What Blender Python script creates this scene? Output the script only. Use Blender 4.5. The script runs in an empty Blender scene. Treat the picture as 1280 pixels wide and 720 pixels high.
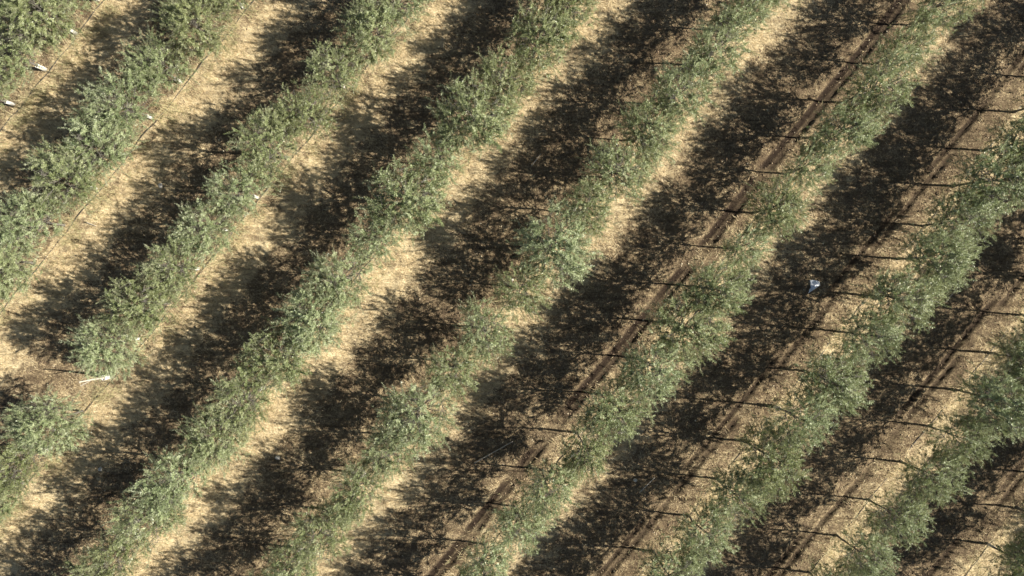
import bpy, math
import numpy as np

rng = np.random.default_rng(11)
S = 40.7                       # photograph pixels per metre on the ground
H = 21.5                       # height of the camera above the ground
SL = 0.816                     # row lines: px + SL*py = constant
RA = math.atan2(1.0, SL)       # direction of the rows over the ground
ELEV, AZ = math.radians(36.3), math.radians(-5.5)   # the sun, azimuth from +X
COL = bpy.context.scene.collection

def W(px, py, z=0.0):          # photograph pixel -> point of the ground
    return np.array(((px - 640) / S, (360 - py) / S, z))

# ------------------------------------------------------------------ helpers
def mesh_from(name, V, F, mat, attr=None, smooth=False):
    """V (n,3), F list of (k,m) int arrays; attr dict name -> per-face floats"""
    me = bpy.data.meshes.new(name)
    V = np.asarray(V, dtype=np.float32)
    me.vertices.add(len(V)); me.vertices.foreach_set('co', V.ravel())
    loops = np.concatenate([f.ravel() for f in F]).astype(np.int32)
    sizes = np.concatenate([np.full(len(f), f.shape[1], np.int32) for f in F])
    starts = np.concatenate(([0], np.cumsum(sizes)[:-1])).astype(np.int32)
    me.loops.add(len(loops)); me.loops.foreach_set('vertex_index', loops)
    me.polygons.add(len(sizes)); me.polygons.foreach_set('loop_start', starts)
    me.update(calc_edges=True)
    if attr:
        for k, (dom, vals) in attr.items():
            a = me.attributes.new(k, 'FLOAT', dom)
            a.data.foreach_set('value', np.asarray(vals, dtype=np.float32))
    if smooth:
        me.polygons.foreach_set('use_smooth', np.ones(len(sizes), bool))
    me.materials.append(mat)
    me.validate(clean_customdata=False)
    return me

def link(name, me, parent=None, loc=(0, 0, 0)):
    o = bpy.data.objects.new(name, me); COL.objects.link(o)
    o.location = loc
    if parent: o.parent = parent
    return o

def tag(o, label=None, cat=None, group=None, kind=None):
    if label: o['label'] = label
    if cat: o['category'] = cat
    if group: o['group'] = group
    if kind: o['kind'] = kind
    return o

def unit(v):
    v = np.asarray(v, float)
    return v / (np.linalg.norm(v, axis=-1, keepdims=True) + 1e-9)

class Tubes:
    def __init__(s): s.V = []; s.F = []; s.n = 0; s.C = []
    def add(s, P, R, sides=5, cap=True):
        P = np.asarray(P, float); R = np.broadcast_to(np.asarray(R, float), (len(P),))
        T = unit(np.gradient(P, axis=0))
        ref = np.array((0, 0, 1.0)) if abs(T[0][2]) < .8 else np.array((1.0, 0, 0))
        A = unit(np.cross(T, ref)); B = unit(np.cross(T, A))
        a = np.arange(sides) * 2 * math.pi / sides
        ring = (P[:, None, :] + R[:, None, None] * (np.cos(a)[None, :, None] * A[:, None, :] + np.sin(a)[None, :, None] * B[:, None, :]))
        s.V.append(ring.reshape(-1, 3))
        k = len(P)
        i, j = np.meshgrid(np.arange(k - 1), np.arange(sides), indexing='ij')
        b = s.n
        f = np.stack([b + i * sides + j, b + i * sides + (j + 1) % sides,
                      b + (i + 1) * sides + (j + 1) % sides, b + (i + 1) * sides + j], -1).reshape(-1, 4)
        s.F.append(f)
        if cap:
            s.C.append(np.array([[b + q for q in range(sides)][::-1]]))
            s.C.append(np.array([[b + (k - 1) * sides + q for q in range(sides)]]))
        s.n += k * sides
    def mesh(s, name, mat, smooth=True):
        by = {}
        for c in s.C: by.setdefault(c.shape[1], []).append(c)
        F = [np.concatenate(s.F)] + [np.concatenate(v) for v in by.values()]
        return mesh_from(name, np.concatenate(s.V), F, mat, smooth=smooth)

# smooth value noise for layout (numpy)
def vnoise(x, y, scale, seed):
    r = np.random.default_rng(seed).random((256, 256))
    X = x / scale + 91.3; Y = y / scale + 57.7
    xi = np.floor(X).astype(int); yi = np.floor(Y).astype(int)
    fx = X - xi; fy = Y - yi
    fx = fx * fx * (3 - 2 * fx); fy = fy * fy * (3 - 2 * fy)
    g = lambda a, b: r[a % 256, b % 256]
    return (g(xi, yi) * (1 - fx) + g(xi + 1, yi) * fx) * (1 - fy) + (g(xi, yi + 1) * (1 - fx) + g(xi + 1, yi + 1) * fx) * fy

# ---------------------------------------------------------------- materials
def new_mat(name):
    m = bpy.data.materials.new(name); m.use_nodes = True
    nt = m.node_tree; b = nt.nodes['Principled BSDF']
    return m, nt, b

def ramp(nt, fac, stops):
    r = nt.nodes.new('ShaderNodeValToRGB')
    e = r.color_ramp.elements
    while len(e) < len(stops): e.new(0.5)
    for k, (p, c) in enumerate(stops):
        e[k].position = p; e[k].color = (*c, 1) if len(c) == 3 else c
    nt.links.new(fac, r.inputs['Fac'])
    return r.outputs['Color']

def noise(nt, scale, detail=4, rough=.6, coord=None, dist=0):
    n = nt.nodes.new('ShaderNodeTexNoise'); n.inputs['Scale'].default_value = scale
    n.inputs['Detail'].default_value = detail; n.inputs['Roughness'].default_value = rough
    n.inputs['Distortion'].default_value = dist
    if coord is not None: nt.links.new(coord, n.inputs['Vector'])
    return n.outputs['Fac']

def mixc(nt, fac, a, b, mode='MIX'):
    m = nt.nodes.new('ShaderNodeMix'); m.data_type = 'RGBA'; m.blend_type = mode
    for s, v in ((m.inputs[0], fac), (m.inputs[6], a), (m.inputs[7], b)):
        if hasattr(v, 'links'): nt.links.new(v, s)
        elif isinstance(v, tuple): s.default_value = (*v, 1)
        else: s.default_value = v
    return m.outputs[2]

def math_(nt, op, a, b=0.0, c=None, clamp=False):
    m = nt.nodes.new('ShaderNodeMath'); m.operation = op; m.use_clamp = clamp
    for k, v in enumerate((a, b) if c is None else (a, b, c)):
        if hasattr(v, 'links'): nt.links.new(v, m.inputs[k])
        else: m.inputs[k].default_value = v
    return m.outputs[0]

def attr_(nt, name):
    a = nt.nodes.new('ShaderNodeAttribute'); a.attribute_name = name
    return a.outputs['Fac']

# leaves: dull green above, silvery below
def leaf_material():
    m, nt, b = new_mat('olive_leaf')
    t = attr_(nt, 'tint')
    oi = nt.nodes.new('ShaderNodeObjectInfo')
    up = ramp(nt, t, [(0, (.048, .070, .026)), (.30, (.148, .192, .080)), (.60, (.285, .340, .165)), (.94, (.46, .505, .30)), (1, (.40, .33, .19))])
    dn = ramp(nt, t, [(0, (.20, .235, .13)), (.5, (.33, .365, .225)), (1, (.50, .525, .37))])
    gx = nt.nodes.new('ShaderNodeNewGeometry')
    c = mixc(nt, gx.outputs['Backfacing'], up, dn)
    hs = nt.nodes.new('ShaderNodeHueSaturation'); nt.links.new(c, hs.inputs['Color'])
    nt.links.new(math_(nt, 'MULTIPLY_ADD', oi.outputs['Random'], .02, .476), hs.inputs['Hue'])
    nt.links.new(math_(nt, 'MULTIPLY_ADD', oi.outputs['Random'], .30, .86), hs.inputs['Value'])
    sat = math_(nt, 'MULTIPLY_ADD', oi.outputs['Random'], -.15, 1.11)
    nt.links.new(sat, hs.inputs['Saturation'])
    c = hs.outputs['Color']
    nt.links.new(c, b.inputs['Base Color'])
    b.inputs['Roughness'].default_value = .40
    b.inputs['Specular IOR Level'].default_value = .6
    tr = nt.nodes.new('ShaderNodeBsdfTranslucent')
    nt.links.new(mixc(nt, .5, c, (.32, .37, .10)), tr.inputs['Color'])
    mx = nt.nodes.new('ShaderNodeMixShader'); mx.inputs[0].default_value = .28
    nt.links.new(b.outputs[0], mx.inputs[1]); nt.links.new(tr.outputs[0], mx.inputs[2])
    nt.links.new(mx.outputs[0], nt.nodes['Material Output'].inputs['Surface'])
    return m

def bark_material():
    m, nt, b = new_mat('olive_bark')
    tc = nt.nodes.new('ShaderNodeTexCoord')
    c = ramp(nt, noise(nt, 22, 5, .7, tc.outputs['Object']), [(.3, (.09, .078, .062)), (.7, (.20, .185, .155))])
    nt.links.new(c, b.inputs['Base Color']); b.inputs['Roughness'].default_value = .9
    bp = nt.nodes.new('ShaderNodeBump'); bp.inputs['Distance'].default_value = .01
    nt.links.new(noise(nt, 60, 3, .6, tc.outputs['Object']), bp.inputs['Height']); nt.links.new(bp.outputs[0], b.inputs['Normal'])
    return m

def simple(name, c0, c1, scale, rough=.6, bump=0.0):
    m, nt, b = new_mat(name)
    tc = nt.nodes.new('ShaderNodeTexCoord')
    n = noise(nt, scale, 4, .65, tc.outputs['Object'])
    nt.links.new(ramp(nt, n, [(.3, c0), (.7, c1)]), b.inputs['Base Color'])
    b.inputs['Roughness'].default_value = rough
    if bump:
        bp = nt.nodes.new('ShaderNodeBump'); bp.inputs['Distance'].default_value = bump
        nt.links.new(n, bp.inputs['Height']); nt.links.new(bp.outputs[0], b.inputs['Normal'])
    return m

def tint_material(name, stops, rough=.7, transl=0.0):
    m, nt, b = new_mat(name)
    c = ramp(nt, attr_(nt, 'tint'), stops)
    nt.links.new(c, b.inputs['Base Color']); b.inputs['Roughness'].default_value = rough
    b.inputs['Specular IOR Level'].default_value = .2
    if transl:
        tr = nt.nodes.new('ShaderNodeBsdfTranslucent'); nt.links.new(c, tr.inputs['Color'])
        mx = nt.nodes.new('ShaderNodeMixShader'); mx.inputs[0].default_value = transl
        nt.links.new(b.outputs[0], mx.inputs[1]); nt.links.new(tr.outputs[0], mx.inputs[2])
        nt.links.new(mx.outputs[0], nt.nodes['Material Output'].inputs['Surface'])
    return m

def ground_material():
    m, nt, b = new_mat('orchard_soil_and_straw')
    tc = nt.nodes.new('ShaderNodeTexCoord'); co = tc.outputs['Object']
    straw, wet = attr_(nt, 'straw'), attr_(nt, 'wet')  # straw amount also carries the painted sun and shade bands
    n_l = noise(nt, .55, 3, .55, co); n_m = noise(nt, 3.2, 6, .7, co, .6)
    n_f = noise(nt, 17, 5, .75, co, 1.2); n_x = noise(nt, 55, 3, .7, co)
    # fibres of flattened straw: noise stretched across the lanes, broken by a second direction
    mp = nt.nodes.new('ShaderNodeMapping'); nt.links.new(co, mp.inputs['Vector'])
    mp.inputs['Rotation'].default_value = (0, 0, -1.1); mp.inputs['Scale'].default_value = (9, 40, 1)
    fib = noise(nt, 1.0, 4, .7, mp.outputs[0], 1.6)
    mp2 = nt.nodes.new('ShaderNodeMapping'); nt.links.new(co, mp2.inputs['Vector'])
    mp2.inputs['Rotation'].default_value = (0, 0, .2); mp2.inputs['Scale'].default_value = (10, 46, 1)
    fib2 = noise(nt, 1.0, 4, .7, mp2.outputs[0], 1.6)
    f = math_(nt, 'ADD', math_(nt, 'MULTIPLY', fib, .55), math_(nt, 'MULTIPLY', fib2, .45))
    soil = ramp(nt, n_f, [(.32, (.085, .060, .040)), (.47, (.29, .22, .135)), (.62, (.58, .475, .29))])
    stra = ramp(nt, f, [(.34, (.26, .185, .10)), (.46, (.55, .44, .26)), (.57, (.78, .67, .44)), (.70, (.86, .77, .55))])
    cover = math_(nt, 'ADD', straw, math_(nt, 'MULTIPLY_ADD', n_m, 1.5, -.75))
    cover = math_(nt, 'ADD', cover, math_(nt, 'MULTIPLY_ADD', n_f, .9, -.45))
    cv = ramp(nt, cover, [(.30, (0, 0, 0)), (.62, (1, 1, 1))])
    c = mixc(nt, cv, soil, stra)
    # dead leaves and litter, flecks darker than the soil, more where straw is thinned to paint row shade
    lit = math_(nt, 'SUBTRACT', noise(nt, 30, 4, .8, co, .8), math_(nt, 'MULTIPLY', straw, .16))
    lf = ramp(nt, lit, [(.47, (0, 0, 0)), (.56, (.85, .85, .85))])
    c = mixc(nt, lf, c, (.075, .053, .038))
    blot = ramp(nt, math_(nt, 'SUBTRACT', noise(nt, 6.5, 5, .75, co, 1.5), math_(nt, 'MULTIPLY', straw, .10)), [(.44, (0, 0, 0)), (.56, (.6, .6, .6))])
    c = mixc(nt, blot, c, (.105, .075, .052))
    mps = nt.nodes.new('ShaderNodeMapping'); nt.links.new(co, mps.inputs['Vector'])
    mps.inputs['Rotation'].default_value = (0, 0, -RA); mps.inputs['Scale'].default_value = (.5, 5.5, 1)
    stk = noise(nt, 1.0, 4, .7, mps.outputs[0], .5)
    c = mixc(nt, 1.0, c, ramp(nt, stk, [(.36, (.60, .57, .54)), (.56, (1.08, 1.07, 1.04))]), 'MULTIPLY')
    big = ramp(nt, math_(nt, 'ADD', noise(nt, 1.7, 6, .72, co, 1.0), math_(nt, 'MULTIPLY', n_f, .18)), [(.60, (0, 0, 0)), (.70, (.62, .62, .62))])
    c = mixc(nt, big, c, (.155, .112, .070))
    pale = ramp(nt, n_x, [(.66, (0, 0, 0)), (.74, (.55, .55, .55))])
    c = mixc(nt, pale, c, (.56, .49, .36))
    c = mixc(nt, math_(nt, 'MULTIPLY', wet, ramp(nt, n_m, [(.25, (.7,) * 3), (.45, (1,) * 3)])), c, (.042, .029, .020))
    c = mixc(nt, 1.0, c, ramp(nt, n_l, [(.3, (.84, .82, .80)), (.7, (1.1, 1.09, 1.06))]), 'MULTIPLY')
    nt.links.new(c, b.inputs['Base Color']); b.inputs['Roughness'].default_value = .95
    b.inputs['Specular IOR Level'].default_value = .15
    h = math_(nt, 'ADD', math_(nt, 'MULTIPLY', n_f, .6), math_(nt, 'MULTIPLY', f, .5))
    h = math_(nt, 'ADD', h, math_(nt, 'MULTIPLY', n_m, .8))
    bp = nt.nodes.new('ShaderNodeBump'); bp.inputs['Distance'].default_value = .10; bp.inputs['Strength'].default_value = 1.0
    nt.links.new(h, bp.inputs['Height']); nt.links.new(bp.outputs[0], b.inputs['Normal'])
    return m

LEAF, BARK, SOIL = leaf_material(), bark_material(), ground_material()
GUARD = simple('white_plastic', (.50, .47, .40), (.82, .82, .78), 14, .45)
HOSE = simple('black_pipe', (.035, .033, .030), (.075, .068, .060), 6, .45)
SHEET = simple('pale_sheet', (.80, .84, .88), (.90, .92, .94), 9, .4)
CANE = simple('weathered_cane', (.30, .26, .20), (.50, .45, .36), 20, .8)
DEAD = simple('grey_dead_wood', (.32, .29, .24), (.50, .46, .39), 15, .85)
STONE = simple('pale_stone', (.38, .35, .29), (.60, .56, .48), 18, .85, .01)
DRY = tint_material('dry_grass', [(0, (.22, .15, .075)), (.35, (.46, .35, .19)), (.7, (.72, .58, .35)), (1, (.82, .70, .46))], .75, .25)
WEED = tint_material('yellow_green_weed', [(0, (.22, .21, .10)), (.5, (.42, .385, .20)), (1, (.66, .58, .36))], .7, .3)
CLOD = tint_material('clods_and_litter', [(0, (.075, .052, .036)), (.6, (.22, .16, .105)), (.9, (.36, .28, .18)), (1, (.55, .47, .33))], .95)

# -------------------------------------------------------------------- rows
# line constant at the foot of the trunks, y of one trunk (px), step in y (px)
ROWS = [(-62, 50, 45.0), (130, 45, 45.0), (314, 12, 45.2), (523, 21, 44.8), (724, 26, 45.7),
        (938, 39, 46.0), (1162, 35, 46.0), (1382, 5, 45.6), (1592, 30, 45.6), (1787, 42, 45.7), (1985, 25, 45.6), (2190, 10, 45.6)]

def u_of(x, y):                # horizontal distance (px) from the nearest row line on the left
    c = (x * S + 640) + SL * (360 - y * S)
    lines = np.array([r[0] for r in ROWS], float)
    lines = np.concatenate((lines[0] - 205 * np.arange(12, 0, -1), lines, lines[-1] + 205 * np.arange(1, 13)))
    k = np.clip(np.searchsorted(lines, c) - 1, 0, len(lines) - 2)
    return c, c - lines[k], lines[k + 1] - c, k - 12

# ------------------------------------------------------------------- ground
def furrow(x, y):
    """depth factor and dampness of the ruts beside three of the rows"""
    c, u, v, k = u_of(x, y)
    px, py = x * S + 640, 360 - y * S
    wob = (vnoise(x, y, 2.2, 5) - .5) * 9
    wet = np.zeros_like(x); dep = np.zeros_like(x)
    wob = wob * .5
    for cc, st, wd in ((1126, 1, 4.6), (1136, .85, 3.2), (1336, .85, 3.0), (1347, .7, 3.0), (1549, .9, 3.2), (1562, .75, 3.0), (905, .45, 3), (1750, .8, 3.2), (1762, .7, 3), (690, .25, 3), (1430, .45, 3.2), (1226, .35, 3.4)):
        d = np.abs(c - (cc + wob))
        on = np.clip((vnoise(x, y, .8, 9 + cc % 5) - .1) * 4, .45, 1) if cc < 1140 and cc > 1100 else np.clip((vnoise(x, y, 1.9, 8 + cc % 7) - .28) * 4, 0, 1)
        wet = np.maximum(wet, st * on * np.clip(1.8 - d / wd, 0, 1)); dep = np.maximum(dep, (.3 + .7 * st) * on * np.clip(1.6 - d / wd * .8, 0, 1))
    return dep, wet

def straw_shade_cover(x, y):
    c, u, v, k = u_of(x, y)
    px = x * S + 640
    lit = np.exp(-((u - 38) / 42.0) ** 2)  # straw heaviest along the sunlit strip, putting sunlight into the ground colour
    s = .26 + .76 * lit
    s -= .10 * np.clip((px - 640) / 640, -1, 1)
    s -= .20 * np.exp(-((v - 90) / 60.0) ** 2)  # straw thinned where crown shadows fall, painting that shade browner
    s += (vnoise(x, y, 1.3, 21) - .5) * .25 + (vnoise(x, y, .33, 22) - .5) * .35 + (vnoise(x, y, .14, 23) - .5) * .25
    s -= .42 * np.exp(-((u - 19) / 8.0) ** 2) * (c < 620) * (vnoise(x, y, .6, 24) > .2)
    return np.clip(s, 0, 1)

def height(x, y):
    dep, _ = furrow(x, y)
    c, u, v, k = u_of(x, y)
    d = np.minimum(u, v)
    z = .05 * np.exp(-(d / 22.0) ** 2) + .05 * (vnoise(x, y, 2.7, 31) - .5) + .035 * (vnoise(x, y, .45, 32) - .5) + .04 * (vnoise(x, y, .2, 33) - .5)
    return z - .075 * dep

def axis(lo, hi, step, far):
    a = np.arange(lo, hi + step, step)
    out = [];  s = step; p = hi
    while p < far: s *= 1.35; p += s; out.append(p)
    left = [lo - (q - hi) for q in out][::-1]
    return np.concatenate((left, a, out))
gx, gy = axis(-18, 19, .05, 260), axis(-11, 11, .05, 260)
X, Y = np.meshgrid(gx, gy, indexing='ij')
Z = height(X, Y)
far = np.clip((np.maximum(np.abs(X) - 20, np.abs(Y) - 12)) / 5, 0, 1)
Z = Z * (1 - far)
V = np.stack((X, Y, Z), -1).reshape(-1, 3)
nx, ny = X.shape
i, j = np.meshgrid(np.arange(nx - 1), np.arange(ny - 1), indexing='ij')
F = np.stack((i * ny + j, (i + 1) * ny + j, (i + 1) * ny + j + 1, i * ny + j + 1), -1).reshape(-1, 4)
me = mesh_from('ground', V, [F], SOIL, {'straw': ('POINT', straw_shade_cover(X, Y).ravel()), 'wet': ('POINT', furrow(X, Y)[1].ravel())}, smooth=True)
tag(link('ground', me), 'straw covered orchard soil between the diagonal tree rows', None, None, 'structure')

# ------------------------------------------------- ground cover (uncountable)
def blades(n, keep, length, width, flat, name, mat, label, cat, bias=None, tintf=None, seed=1):
    r = np.random.default_rng(seed)
    x = r.uniform(-17.2, 18, n); y = r.uniform(-10.2, 10.2, n)
    k = r.random(n) < keep(x, y)
    x, y = x[k], y[k]; n = len(x)
    a = r.uniform(0, 2 * math.pi, n)
    if bias is not None: a = np.where(r.random(n) < .5, bias + r.normal(0, .5, n), a)
    L = r.uniform(*length, n); w = r.uniform(*width, n)
    lift = L * r.uniform(*flat, n)
    d = np.stack((np.cos(a), np.sin(a)), -1); p = np.stack((-d[:, 1], d[:, 0]), -1)
    z = height(x, y) + .002
    run = np.sqrt(np.maximum(L * L - lift * lift, 1e-5))
    z1 = z + lift
    A = np.stack((x + p[:, 0] * w, y + p[:, 1] * w, z), -1); B = np.stack((x - p[:, 0] * w, y - p[:, 1] * w, z), -1)
    M = np.stack((x + d[:, 0] * run * .5 - p[:, 0] * w * .8, y + d[:, 1] * run * .5 - p[:, 1] * w * .8, z + lift * .75), -1)
    M2 = np.stack((x + d[:, 0] * run * .5 + p[:, 0] * w * .8, y + d[:, 1] * run * .5 + p[:, 1] * w * .8, z + lift * .75), -1)
    T = np.stack((x + d[:, 0] * run, y + d[:, 1] * run, z1), -1)
    V = np.stack((A, B, M, M2, T), 1).reshape(-1, 3)
    b = np.arange(n)[:, None] * 5
    F4 = b + np.array([[0, 1, 2, 3]]); F3 = b + np.array([[3, 2, 4]])
    t = np.clip(r.normal(.55, .25, n) if tintf is None else tintf(x, y, r), 0, 1)
    me = mesh_from(name, V, [F4, F3], mat, {'tint': ('FACE', np.concatenate((t, t)))})
    tag(link(name, me), label, cat, None, 'stuff')

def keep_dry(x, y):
    s = straw_shade_cover(x, y)
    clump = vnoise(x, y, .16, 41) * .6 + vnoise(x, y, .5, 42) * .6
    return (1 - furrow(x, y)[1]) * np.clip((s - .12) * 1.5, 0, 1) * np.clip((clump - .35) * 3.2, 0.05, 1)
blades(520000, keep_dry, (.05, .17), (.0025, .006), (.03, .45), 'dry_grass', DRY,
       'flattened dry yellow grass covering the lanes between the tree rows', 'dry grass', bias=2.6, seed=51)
def keep_weed(x, y):
    c, u, v, k = u_of(x, y)
    px = x * S + 640
    near = np.maximum(np.exp(-((u - 16) / 17.0) ** 2), .45 * np.exp(-(v / 16.0) ** 2))
    return near * np.clip((vnoise(x, y, .35, 43) - .3) * 2.2, 0, 1) * np.clip((vnoise(x, y, .09, 44) - .2) * 2, .15, 1) * np.clip(1.15 - px / 1700, .3, 1)
blades(800000, keep_weed, (.08, .30), (.003, .006), (.3, .9), 'weeds', WEED,
       'yellow green weeds growing along the foot of the tree rows', 'weeds', seed=52)

def clods(n, seed):
    r = np.random.default_rng(seed)
    x = r.uniform(-17, 18, n); y = r.uniform(-10, 10, n)
    s = straw_shade_cover(x, y)
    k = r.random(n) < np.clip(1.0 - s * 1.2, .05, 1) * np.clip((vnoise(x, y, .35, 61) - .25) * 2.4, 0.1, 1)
    x, y = x[k], y[k]; n = len(x)
    R = .008 + .022 * r.random(n) ** 2.5
    base = np.array([(1, 0, 0), (0, 1, 0), (-1, 0, 0), (0, -1, 0), (0, 0, 1), (0, 0, -1)], float)
    fc = np.array([(0, 1, 4), (1, 2, 4), (2, 3, 4), (3, 0, 4), (1, 0, 5), (2, 1, 5), (3, 2, 5), (0, 3, 5)])
    P = base[None] * r.uniform(.55, 1.35, (n, 6, 1)) * R[:, None, None] * np.array((1.2, 1, .75))
    a = r.uniform(0, 6.28, n); ca, sa = np.cos(a)[:, None], np.sin(a)[:, None]
    P = np.stack((P[..., 0] * ca - P[..., 1] * sa, P[..., 0] * sa + P[..., 1] * ca, P[..., 2]), -1)
    P += np.stack((x, y, height(x, y) + R * .3), -1)[:, None, :]
    F = (np.arange(n)[:, None, None] * 6 + fc[None]).reshape(-1, 3)
    t = np.repeat(np.clip(r.normal(.45, .28, n), 0, 1), 8)
    me = mesh_from('soil_clods', P.reshape(-1, 3), [F], CLOD, {'tint': ('FACE', t)})
    tag(link('soil_clods', me), 'small brown soil clods and leaf litter lying in the lanes', 'clods', None, 'stuff')
clods(110000, 71)

# ------------------------------------------------------------- olive crowns
def make_crown(seed, ra=.98, rc=.74, zc=1.70, rz=1.08, n_shoots=330, dens=1.25, off=.12):
    """returns meshes (wood, leaves). local x runs along the row."""
    r = np.random.default_rng(seed)
    tb = Tubes(); n_shoots = int(n_shoots * 1.28)
    limbs = []
    top = np.array((r.normal(0, .05), r.normal(0, .05) - off, zc + rz * .75))
    zs = np.linspace(.62, top[2], 9)
    lead = np.stack((np.interp(zs, (.62, top[2]), (0, top[0])) + .012 * np.sin(zs * 3 + seed), np.interp(zs, (.62, top[2]), (0, top[1])) + .012 * np.cos(zs * 2.3 + seed), zs), -1)
    lead[0] = (0, 0, .62)
    tb.add(lead, np.linspace(.028, .007, 9), 5); limbs.append(lead)
    nl = r.integers(11, 15)
    for q in range(nl):
        a = q * 2.4 + r.normal(0, .35); z0 = r.uniform(.85, 1.75)
        up = r.uniform(.25, 1.0)
        tgt = np.array((math.cos(a) * ra * r.uniform(.6, .95), math.sin(a) * rc * r.uniform(.6, .95) - off, min(z0 + up, zc + rz * .8)))
        s = np.array((np.interp(z0, lead[:, 2], lead[:, 0]), np.interp(z0, lead[:, 2], lead[:, 1]), z0))
        t = np.linspace(0, 1, 6)[:, None]
        P = s + (tgt - s) * t; P[:, 2] += .12 * np.sin(t[:, 0] * 2.5) ; P[1:-1] += r.normal(0, .02, (4, 3))
        tb.add(P, np.linspace(.014, .005, 6), 4); limbs.append(P)
    LP = np.concatenate([np.stack([np.interp(np.linspace(0, 1, 14), np.linspace(0, 1, len(l)), l[:, c]) for c in range(3)], -1) for l in limbs])
    # clumps of shoots
    nc = 44
    cd = unit(r.normal(0, 1, (nc, 3)) + np.array((0, 0, .25)))
    cr = r.uniform(.45, .92, nc)
    cen = cd * cr[:, None] * np.array((ra, rc, rz)) + np.array((0, 0, zc))
    cw = r.uniform(.15, 1, nc); cw /= cw.sum()
    pick = r.choice(nc, n_shoots, p=cw)
    st = cen[pick] + r.normal(0, .19, (n_shoots, 3))
    e = (st - np.array((0, 0, zc))) / np.array((ra, rc, rz))
    el = np.linalg.norm(e, axis=1)
    st = np.where((el > 1)[:, None], np.array((0, 0, zc)) + e / el[:, None] * np.array((ra, rc, rz)) * .97, st)
    st[:, 2] = np.maximum(st[:, 2], .86 + .15 * r.random(n_shoots))
    out = unit(e * np.array((1, 1, .7)))
    sh = off * np.clip((st[:, 2] - .45) / .7, 0, 1)
    st[:, 1] -= sh
    low = st[:, 2] < 1.35
    st[low, 1] += .02
    d = unit(out * .7 + np.array((0, 0, .6)) + r.normal(0, .42, (n_shoots, 3)))
    L = r.uniform(.14, .54, n_shoots)
    water = (r.random(n_shoots) < .10) & (st[:, 2] > zc)
    d[water] = unit(d[water] * .5 + np.array((0, 0, 1.0))); L[water] = r.uniform(.4, .7, water.sum())
    LV, LT = [], []; clt = r.normal(0, .11, nc)
    for q in range(n_shoots):
        near = LP[np.argmin(((LP - st[q]) ** 2).sum(1) + .3 * np.maximum(0, LP[:, 2] - st[q][2]))]
        n = 6; t = np.linspace(0, 1, n)[:, None]
        side = unit(np.cross(d[q], r.normal(0, 1, 3)))
        P = st[q] + d[q] * L[q] * t + side * (t ** 2) * L[q] * .18 + np.array((0, 0, -1)) * (t ** 2.2) * L[q] * r.uniform(0, .3)
        tb.add(np.vstack((near, (near + st[q]) / 2 + r.normal(0, .015, 3), P)), np.concatenate(([.005, .0045], np.linspace(.004, .0018, n))), 3, cap=False)
        spines = [(P, L[q], 1.0)]
        for g in range(r.integers(1, 4)):       # short side twigs
            k = r.integers(1, 5); sd = unit(d[q] * .6 + r.normal(0, .55, 3)); sl = L[q] * r.uniform(.3, .6)
            Q = P[k] + sd * sl * t
            tb.add(Q[::2], (.0025, .002, .0014), 3, cap=False)
            spines.append((Q, sl, .9))
        shoot_t = r.normal(0, .10) + clt[pick[q]]
        for (Q, ll, sc) in spines:
            m = max(4, int(ll / .021 * dens))
            tt = np.linspace(.06, 1, m)
            pos = np.stack([np.interp(tt, np.linspace(0, 1, n), Q[:, c]) for c in range(3)], -1)
            ax = unit(np.stack([np.interp(tt, np.linspace(0, 1, n), np.gradient(Q[:, c])) for c in range(3)], -1))
            ph = np.arange(m) * 1.571 + r.normal(0, .35, m)
            a0 = unit(np.cross(ax, np.array((.31, .22, .9)))); b0 = unit(np.cross(ax, a0))
            for s in (0, math.pi):
                rad = a0 * np.cos(ph + s)[:, None] + b0 * np.sin(ph + s)[:, None]
                spread = r.uniform(.45, .95, m)[:, None]
                ld = unit(ax * (1.1 - spread) + rad * spread + np.array((0, 0, -.06)) + r.normal(0, .12, (m, 3)))
                nn = unit(np.cross(np.cross(ld, ax + rad * .1 + 1e-3), ld) + r.normal(0, .25, (m, 3)))
                wv = unit(np.cross(ld, nn))
                ln = (r.uniform(.036, .066, m) * (1 - .35 * (tt > .85)))[:, None] * sc
                wd = ln * r.uniform(.115, .16, m)[:, None]
                LV.append(np.stack((pos, pos + ld * ln * .5 + wv * wd, pos + ld * ln, pos + ld * ln * .5 - wv * wd), 1))
                LT.append(np.clip(r.normal(.40, .14, m) + shoot_t + .16 * tt, 0, .92))
    LV = np.concatenate(LV); LT = np.concatenate(LT)
    odd = r.random(len(LT)) < .002
    LT[odd] = 1
    n = len(LV)
    lm = mesh_from('crown_leaves_%d' % seed, LV.reshape(-1, 3), [np.arange(n * 4).reshape(-1, 4)], LEAF, {'tint': ('FACE', LT)})
    wm = tb.mesh('limbs_%d' % seed, BARK)
    return wm, lm, n

VAR = []
specs = [dict(), dict(rc=.68, n_shoots=290), dict(rc=.80, rz=1.08, n_shoots=370), dict(ra=1.02, zc=1.66, n_shoots=330),
         dict(rz=1.12, zc=1.8, n_shoots=350), dict(ra=.90, rc=.64, n_shoots=250), dict(rc=.77, n_shoots=300),
         dict(ra=1.0, rc=.80, n_shoots=360), dict(ra=.84, rc=.62, rz=.9, zc=1.6, n_shoots=240), dict(rc=.76, n_shoots=320)]
tot = 0
for k, sp in enumerate(specs):
    wm, lm, n = make_crown(100 + k, **sp); VAR.append((wm, lm)); tot += n
print('leaves per tree', tot / len(specs))

TRUNKS = []
for k in range(4):
    r = np.random.default_rng(900 + k); tb = Tubes()
    zs = np.linspace(-.08, .66, 9)
    P = np.stack((r.normal(0, .008, 9), r.normal(0, .008, 9), zs), -1); P[-1] = (0, 0, .66)
    rad = np.interp(zs, (-.08, 0, .12, .66), (.062, .050, .038, .028)) * r.uniform(.93, 1.07, 9)
    tb.add(P, rad, 9)
    TRUNKS.append(tb.mesh('trunk_%d' % k, BARK))

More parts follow.
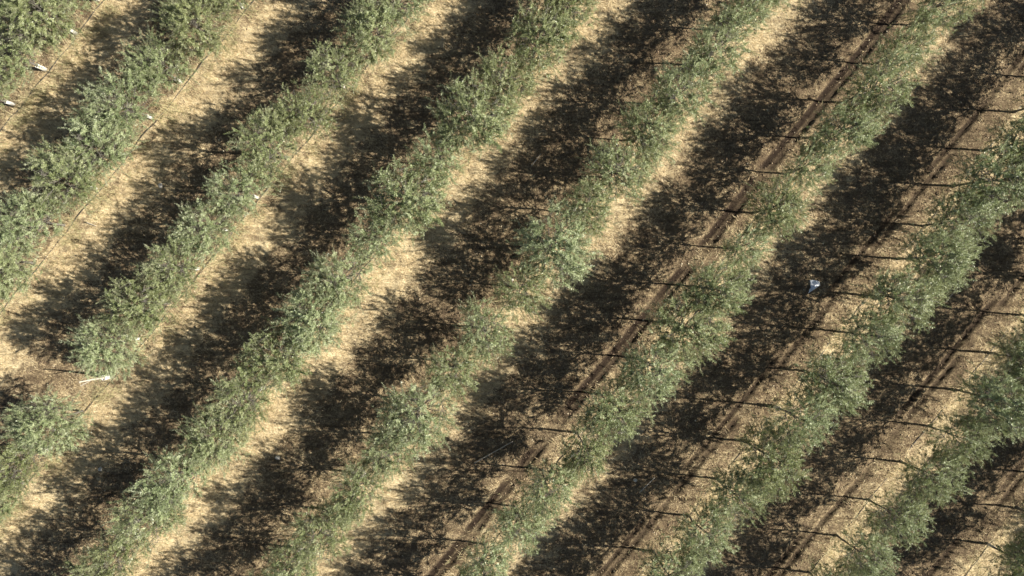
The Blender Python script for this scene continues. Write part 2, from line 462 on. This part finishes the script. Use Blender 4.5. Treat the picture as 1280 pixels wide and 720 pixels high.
def guard_mesh(h, rad, seed):
    r = np.random.default_rng(seed)
    n = 16; a = np.arange(n) * 2 * math.pi / n
    zz = (0, h * .33, h * .66, h)
    V = []
    for z in zz:
        q = rad * (1 + .05 * np.sin(2 * a + z * 9 + seed)); V.append(np.stack((np.cos(a) * q, np.sin(a) * q, np.full(n, z)), -1))
    for z in zz[::-1]:
        q = (rad - .004) * (1 + .05 * np.sin(2 * a + z * 9 + seed)); V.append(np.stack((np.cos(a) * q, np.sin(a) * q, np.full(n, z)), -1))
    V[3][:, 2] += .012 * np.sin(a + seed); V[4][:, 2] += .012 * np.sin(a + seed)
    V = np.concatenate(V); R = 8
    i, j = np.meshgrid(np.arange(R), np.arange(n), indexing='ij')
    F = np.stack((i * n + j, i * n + (j + 1) % n, ((i + 1) % R) * n + (j + 1) % n, ((i + 1) % R) * n + j), -1).reshape(-1, 4)
    return mesh_from('guard_%d' % seed, V, [F], GUARD, smooth=False)
GUARDS = [guard_mesh((.40, .34, .37)[s], (.054, .046, .058)[s], s) for s in range(3)]

# ------------------------------------------------------------ plant the rows
ORD = ['zeroth', 'first', 'second', 'third', 'fourth', 'fifth', 'sixth', 'seventh', 'eighth', 'ninth', 'tenth', 'eleventh', 'twelfth',
       'thirteenth', 'fourteenth', 'fifteenth', 'sixteenth', 'seventeenth', 'eighteenth', 'nineteenth', 'twentieth']
WHITE = [(125, 1), (96, 45), (57, 90), (25, 134), (305, 14), (227, 105), (192, 147), (155, 190), (125, 237), (431, 112), (318, 249), (280, 290),
         (241, 339), (170, 432), (70, 558), (17, 638), (400, 392), (329, 487), (459, 594), (380, 675), (193, 662), (975, 510), (1236, 680)]
GAPS = [(142, 470)]
BIG = [(505, 232), (600, 135), (625, 400), (655, 90), (310, 200), (40, 540), (1240, 475), (240, 60), (850, 420), (700, 300), (60, 30)]
SMALL = [(735, 235), (1215, 535), (1130, 640), (1060, 700), (560, 190), (445, 300), (915, 320), (1000, 205), (395, 110), (650, 620), (1010, 500), (275, 260), (180, 560), (560, 480), (95, 505)]
def proj(x, y, z): k = H / (H - z); return 640 + x * k * S, 360 - y * k * S
def hit(lst, px, py, d): return any(math.hypot(px - a, py - b) < d for a, b in lst)

n_tree = 0
for ri, (c0, y0, st) in enumerate(ROWS):
    r = np.random.default_rng(3000 + ri)
    plan = []
    for k in range(-6, 26):
        py = y0 + k * st + r.normal(0, 1.6)
        px = c0 - SL * py + r.normal(0, 2.0)
        var = int(r.integers(0, 10)); sc = r.uniform(.90, 1.10); flip = r.integers(0, 2); jz = r.normal(0, .32); tv = int(r.integers(0, 4)); zs = r.uniform(.90, 1.06); ky = r.uniform(.84, 1.02) * {5: 1.10, 4: 1.04, 6: .90, 8: .92}.get(ri, 1.0); kx = r.uniform(.88, 1.06)
        x, y, _ = W(px, py)
        if not (-17.3 < x < 20.6 and -10.6 < y < 10.6): continue
        if hit(GAPS, px, py, 22): continue
        cx, cy = proj(x, y, 1.7)
        if hit(BIG, cx, cy, 27): var = int(r.choice([2, 4, 7])); sc = r.uniform(1.09, 1.15) if px < 900 else 1.04
        elif hit(SMALL, cx, cy, 25): var = int(r.choice([5, 8])); sc = r.uniform(.88, .97)
        if hit(BIG, cx, cy, 27): ky = 1.03
        if hit(WHITE, px, py, 17): ky = min(ky, .86)
        if hit(GAPS, px, py, 75): kx = .70; ky = min(ky, .9)
        plan.append([px, py, x, y, var, sc, (kx, ky), jz, tv, zs, cx, cy])
    row_name = ORD[ri] if 1 <= ri <= 9 else None
    cnt = 0
    for (px, py, x, y, var, sc, flip, jz, tv, zs, cx, cy) in plan:
        vis = row_name and -22 < cx < 1302 and -22 < cy < 742
        g = hit(WHITE, px, py, 17)
        wide = sc * (1.1 if var in (2, 4, 7) else (.85 if var in (5, 8) else 1))
        adj = 'broad dense' if wide > 1.15 else ('small sparse' if wide < .87 else 'grey green')
        if vis:
            cnt += 1
            if g: lab = 'olive tree with white guard, %s from the top in the %s row from the left' % (ORD[cnt], row_name)
            else: lab = '%s olive tree, %s from the top in the %s diagonal row from the left' % (adj, ORD[cnt], row_name)
        else:
            side = 'right' if cx > 1290 else ('left' if cx < 0 else ('top' if cy < 0 else 'bottom'))
            lab = 'grey green olive tree growing just past the %s edge of the picture' % side
        z = float(height(np.array([x]), np.array([y]))[0])
        t = bpy.data.objects.new('olive_tree', None); COL.objects.link(t); t.empty_display_size = .3
        t.location = (x, y, z); t.rotation_euler = (0, 0, RA + jz)
        t.scale = (sc * flip[0], sc * flip[1], sc * zs)
        tag(t, lab, 'tree', 'olive trees planted in diagonal rows')
        link('trunk', TRUNKS[tv], t)
        w, l = VAR[var]
        cr = link('crown', l, t); link('limbs', w, cr)
        if g: link('tree_guard', GUARDS[cnt % 3], t)
        n_tree += 1
print('trees', n_tree)

# -------------------------------------------------------- the missing tree
p = W(140, 470); z = float(height(p[:1], p[1:2])[0])
t = bpy.data.objects.new('dead_tree', None); COL.objects.link(t); t.location = (p[0], p[1], z)
tag(t, 'leafless dead tree trunk standing in the gap of the third row', 'dead tree')
tb = Tubes()
tb.add([(0, 0, -.08), (.01, .0, .4), (-.03, .02, .9), (-.05, .02, 1.5)], (.042, .036, .028, .016), 8)
tb.add([(-.03, .02, .9), (-.12, -.08, 1.15), (-.15, -.12, 1.3)], (.014, .010, .006), 5)
link('trunk', tb.mesh('dead_trunk', DEAD), t)
link('tree_guard', guard_mesh(.42, .075, 7), t)

# ------------------------------------------------------------- drip hoses
for ri, (c0, y0, st) in enumerate(ROWS[:10]):
    r = np.random.default_rng(500 + ri)
    off = 6 if ri < 7 else 3
    P = []
    for py in np.arange(-70, 800, 7.0):
        px = c0 + off - SL * py
        x, y, _ = W(px, py)
        if not (-18 < x < 20): continue
        nrm = (vnoise(np.array([x]), np.array([y]), 1.3, 80 + ri)[0] - .5) * .07
        nrm += (vnoise(np.array([x]), np.array([y]), .5, 80 + ri)[0] - .5) * .07
        x += nrm * math.sin(RA); y -= nrm * math.cos(RA)
        P.append((x, y, float(height(np.array([x]), np.array([y]))[0]) + (.022 if ri < 4 else .002) + .02 * math.sin(py * .07 + ri)))
    if len(P) < 4: continue
    tb = Tubes(); tb.add(P, .0105, 6)
    o = link('drip_hose', tb.mesh('hose_%d' % ri, HOSE), None)
    if ri == 0: lab = 'black drip hose of the row just past the left edge'
    else: lab = 'thin black drip hose along the foot of the %s tree row from the left' % ORD[ri]
    tag(o, lab, 'hose', 'drip hoses along the tree rows')

# --------------------------------------------------------- small loose things
def stick(pts, rad, mat, name, label, cat, rise=.03, taper=.6):
    Q = [W(a, b) for a, b in pts]
    tb = Tubes(); n = 7; t = np.linspace(0, 1, n)
    P = np.stack([np.interp(t, np.linspace(0, 1, len(Q)), [q[c] for q in Q]) for c in range(3)], -1)
    P[:, 2] = height(P[:, 0], P[:, 1]) + rad + rise
    P[:, 2] = np.interp(t, (0, 1), (P[0, 2], P[-1, 2])) + .01
    tb.add(P, np.linspace(rad, rad * taper, n), 7)
    tag(link(name, tb.mesh(name, mat)), label, cat)
stick([(593, 578), (641, 551)], .019, CANE, 'cane', 'straight pale cane lying in the shade left of the sixth row', 'cane')
stick([(1180, 378), (1201, 352)], .019, CANE, 'cane', 'short pale cane lying in dark shade right of the seventh row', 'cane')
stick([(799, 615), (818, 596)], .016, DEAD, 'branch', 'short pale branch lying in the shade left of the seventh row', 'branch')
stick([(664, 208), (676, 193)], .016, DEAD, 'branch', 'short tan branch lying in the shade right of the fifth row', 'branch')
stick([(110, 278), (123, 283)], .016, CANE, 'branch', 'small dark branch lying on straw right of the second row', 'branch', .05)

# crumpled pale plastic sheet
pc = W(1016, 357)
out = [(1011, 350), (1017, 350), (1023, 352), (1024, 357), (1019, 360), (1015, 363), (1009, 367), (1012, 359)]
def sheet():
    P = np.array([W(a, b) for a, b in out]) - pc
    n = 9; V = []; F = []
    cen = P.mean(0)
    r = np.random.default_rng(4)
    rings = 4; K = len(P) * 3
    bd = np.concatenate([P[q] + (P[(q + 1) % len(P)] - P[q]) * s for q in range(len(P)) for s in (0, 1 / 3, 2 / 3)]).reshape(-1, 3)
    V = [cen]
    for g in range(1, rings + 1): V += list(cen + (bd - cen) * g / rings)
    V = np.array(V); V[:, 2] = .05 + r.uniform(-.022, .03, len(V)); V[-K::2, 2] -= .02
    top = V.copy(); bot = V.copy(); bot[:, 2] -= .004
    N = len(V); F3 = []; F4 = []
    for q in range(K):
        F3.append((0, 1 + q, 1 + (q + 1) % K)); F3.append((N, N + 1 + (q + 1) % K, N + 1 + q))
        for g in range(rings - 1):
            a = 1 + g * K + q; b = 1 + g * K + (q + 1) % K
            F4.append((a, a + K, b + K, b)); F4.append((N + a, N + b, N + b + K, N + a + K))
        a = 1 + (rings - 1) * K + q; b = 1 + (rings - 1) * K + (q + 1) % K
        F4.append((a, a + N, b + N, b))
    return mesh_from('sheet', np.vstack((top, bot)), [np.array(F4), np.array(F3)], SHEET)
tag(link('plastic_sheet', sheet(), None, (pc[0], pc[1], float(height(pc[:1], pc[1:2])[0]))),
    'crumpled bluish white plastic sheet lying in the shade left of the seventh row', 'plastic sheet')

def stone(px, py, s, lab, seed):
    r = np.random.default_rng(seed)
    import bmesh
    bm = bmesh.new(); bmesh.ops.create_icosphere(bm, subdivisions=2, radius=1)
    for v in bm.verts:
        k = 1 + r.uniform(-.14, .14)
        v.co.x *= s * k; v.co.y *= s * .75 * k; v.co.z *= s * .5 * k
    me = bpy.data.meshes.new('stone'); bm.to_mesh(me); bm.free(); me.materials.append(STONE)
    p = W(px, py)
    o = link('stone', me, None, (p[0], p[1], float(height(p[:1], p[1:2])[0]) + s * .2)); o.rotation_euler = (0, 0, seed)
    tag(o, lab, 'stone')
stone(347, 572, .085, 'pale stone lying in the shaded lane right of the fourth row, lower middle', 3)
stone(126, 586, .075, 'pale stone lying in the shaded lane right of the third row, lower left', 4)
stone(201, 232, .09, 'flat pale stone in dark shade between the second and third rows', 5)
stone(794, 600, .07, 'grey stone beside the short pale branch in the shade', 6)
stone(718, 262, .07, 'small grey stone at the edge of shade right of the fifth row', 7)
stone(640, 349, .07, 'small pale stone at the crown edge near the picture centre', 8)

# ------------------------------------------------------------ light, camera
sc = bpy.context.scene
w = bpy.data.worlds.new('World'); sc.world = w; w.use_nodes = True
nt = w.node_tree; bg = nt.nodes['Background']
sky = nt.nodes.new('ShaderNodeTexSky'); sky.sky_type = 'NISHITA'; sky.sun_disc = False
sky.sun_elevation = ELEV; sky.sun_rotation = math.pi / 2 - AZ
sky.air_density = .75; sky.dust_density = .5; sky.ozone_density = .6
nt.links.new(sky.outputs[0], bg.inputs[0]); bg.inputs[1].default_value = .05
sun = bpy.data.lights.new('sun', 'SUN'); sun.energy = 5.0; sun.angle = math.radians(.55); sun.color = (1.0, .94, .835)
so = bpy.data.objects.new('sun', sun); COL.objects.link(so)
from mathutils import Vector
d = Vector((math.cos(ELEV) * math.cos(AZ), math.cos(ELEV) * math.sin(AZ), math.sin(ELEV)))
so.rotation_euler = d.to_track_quat('Z', 'Y').to_euler(); so.location = (20, 0, 20)
cam = bpy.data.cameras.new('camera'); co = bpy.data.objects.new('camera', cam); COL.objects.link(co)
co.location = (0, 0, H); co.rotation_euler = (0, 0, 0)
cam.sensor_width = 36; cam.lens = 36 * H / (1280 / S); cam.clip_end = 1000
sc.camera = co
sc.view_settings.view_transform = 'Standard'; sc.view_settings.look = 'None'
sc.view_settings.gamma = 1; sc.view_settings.exposure = 1.17
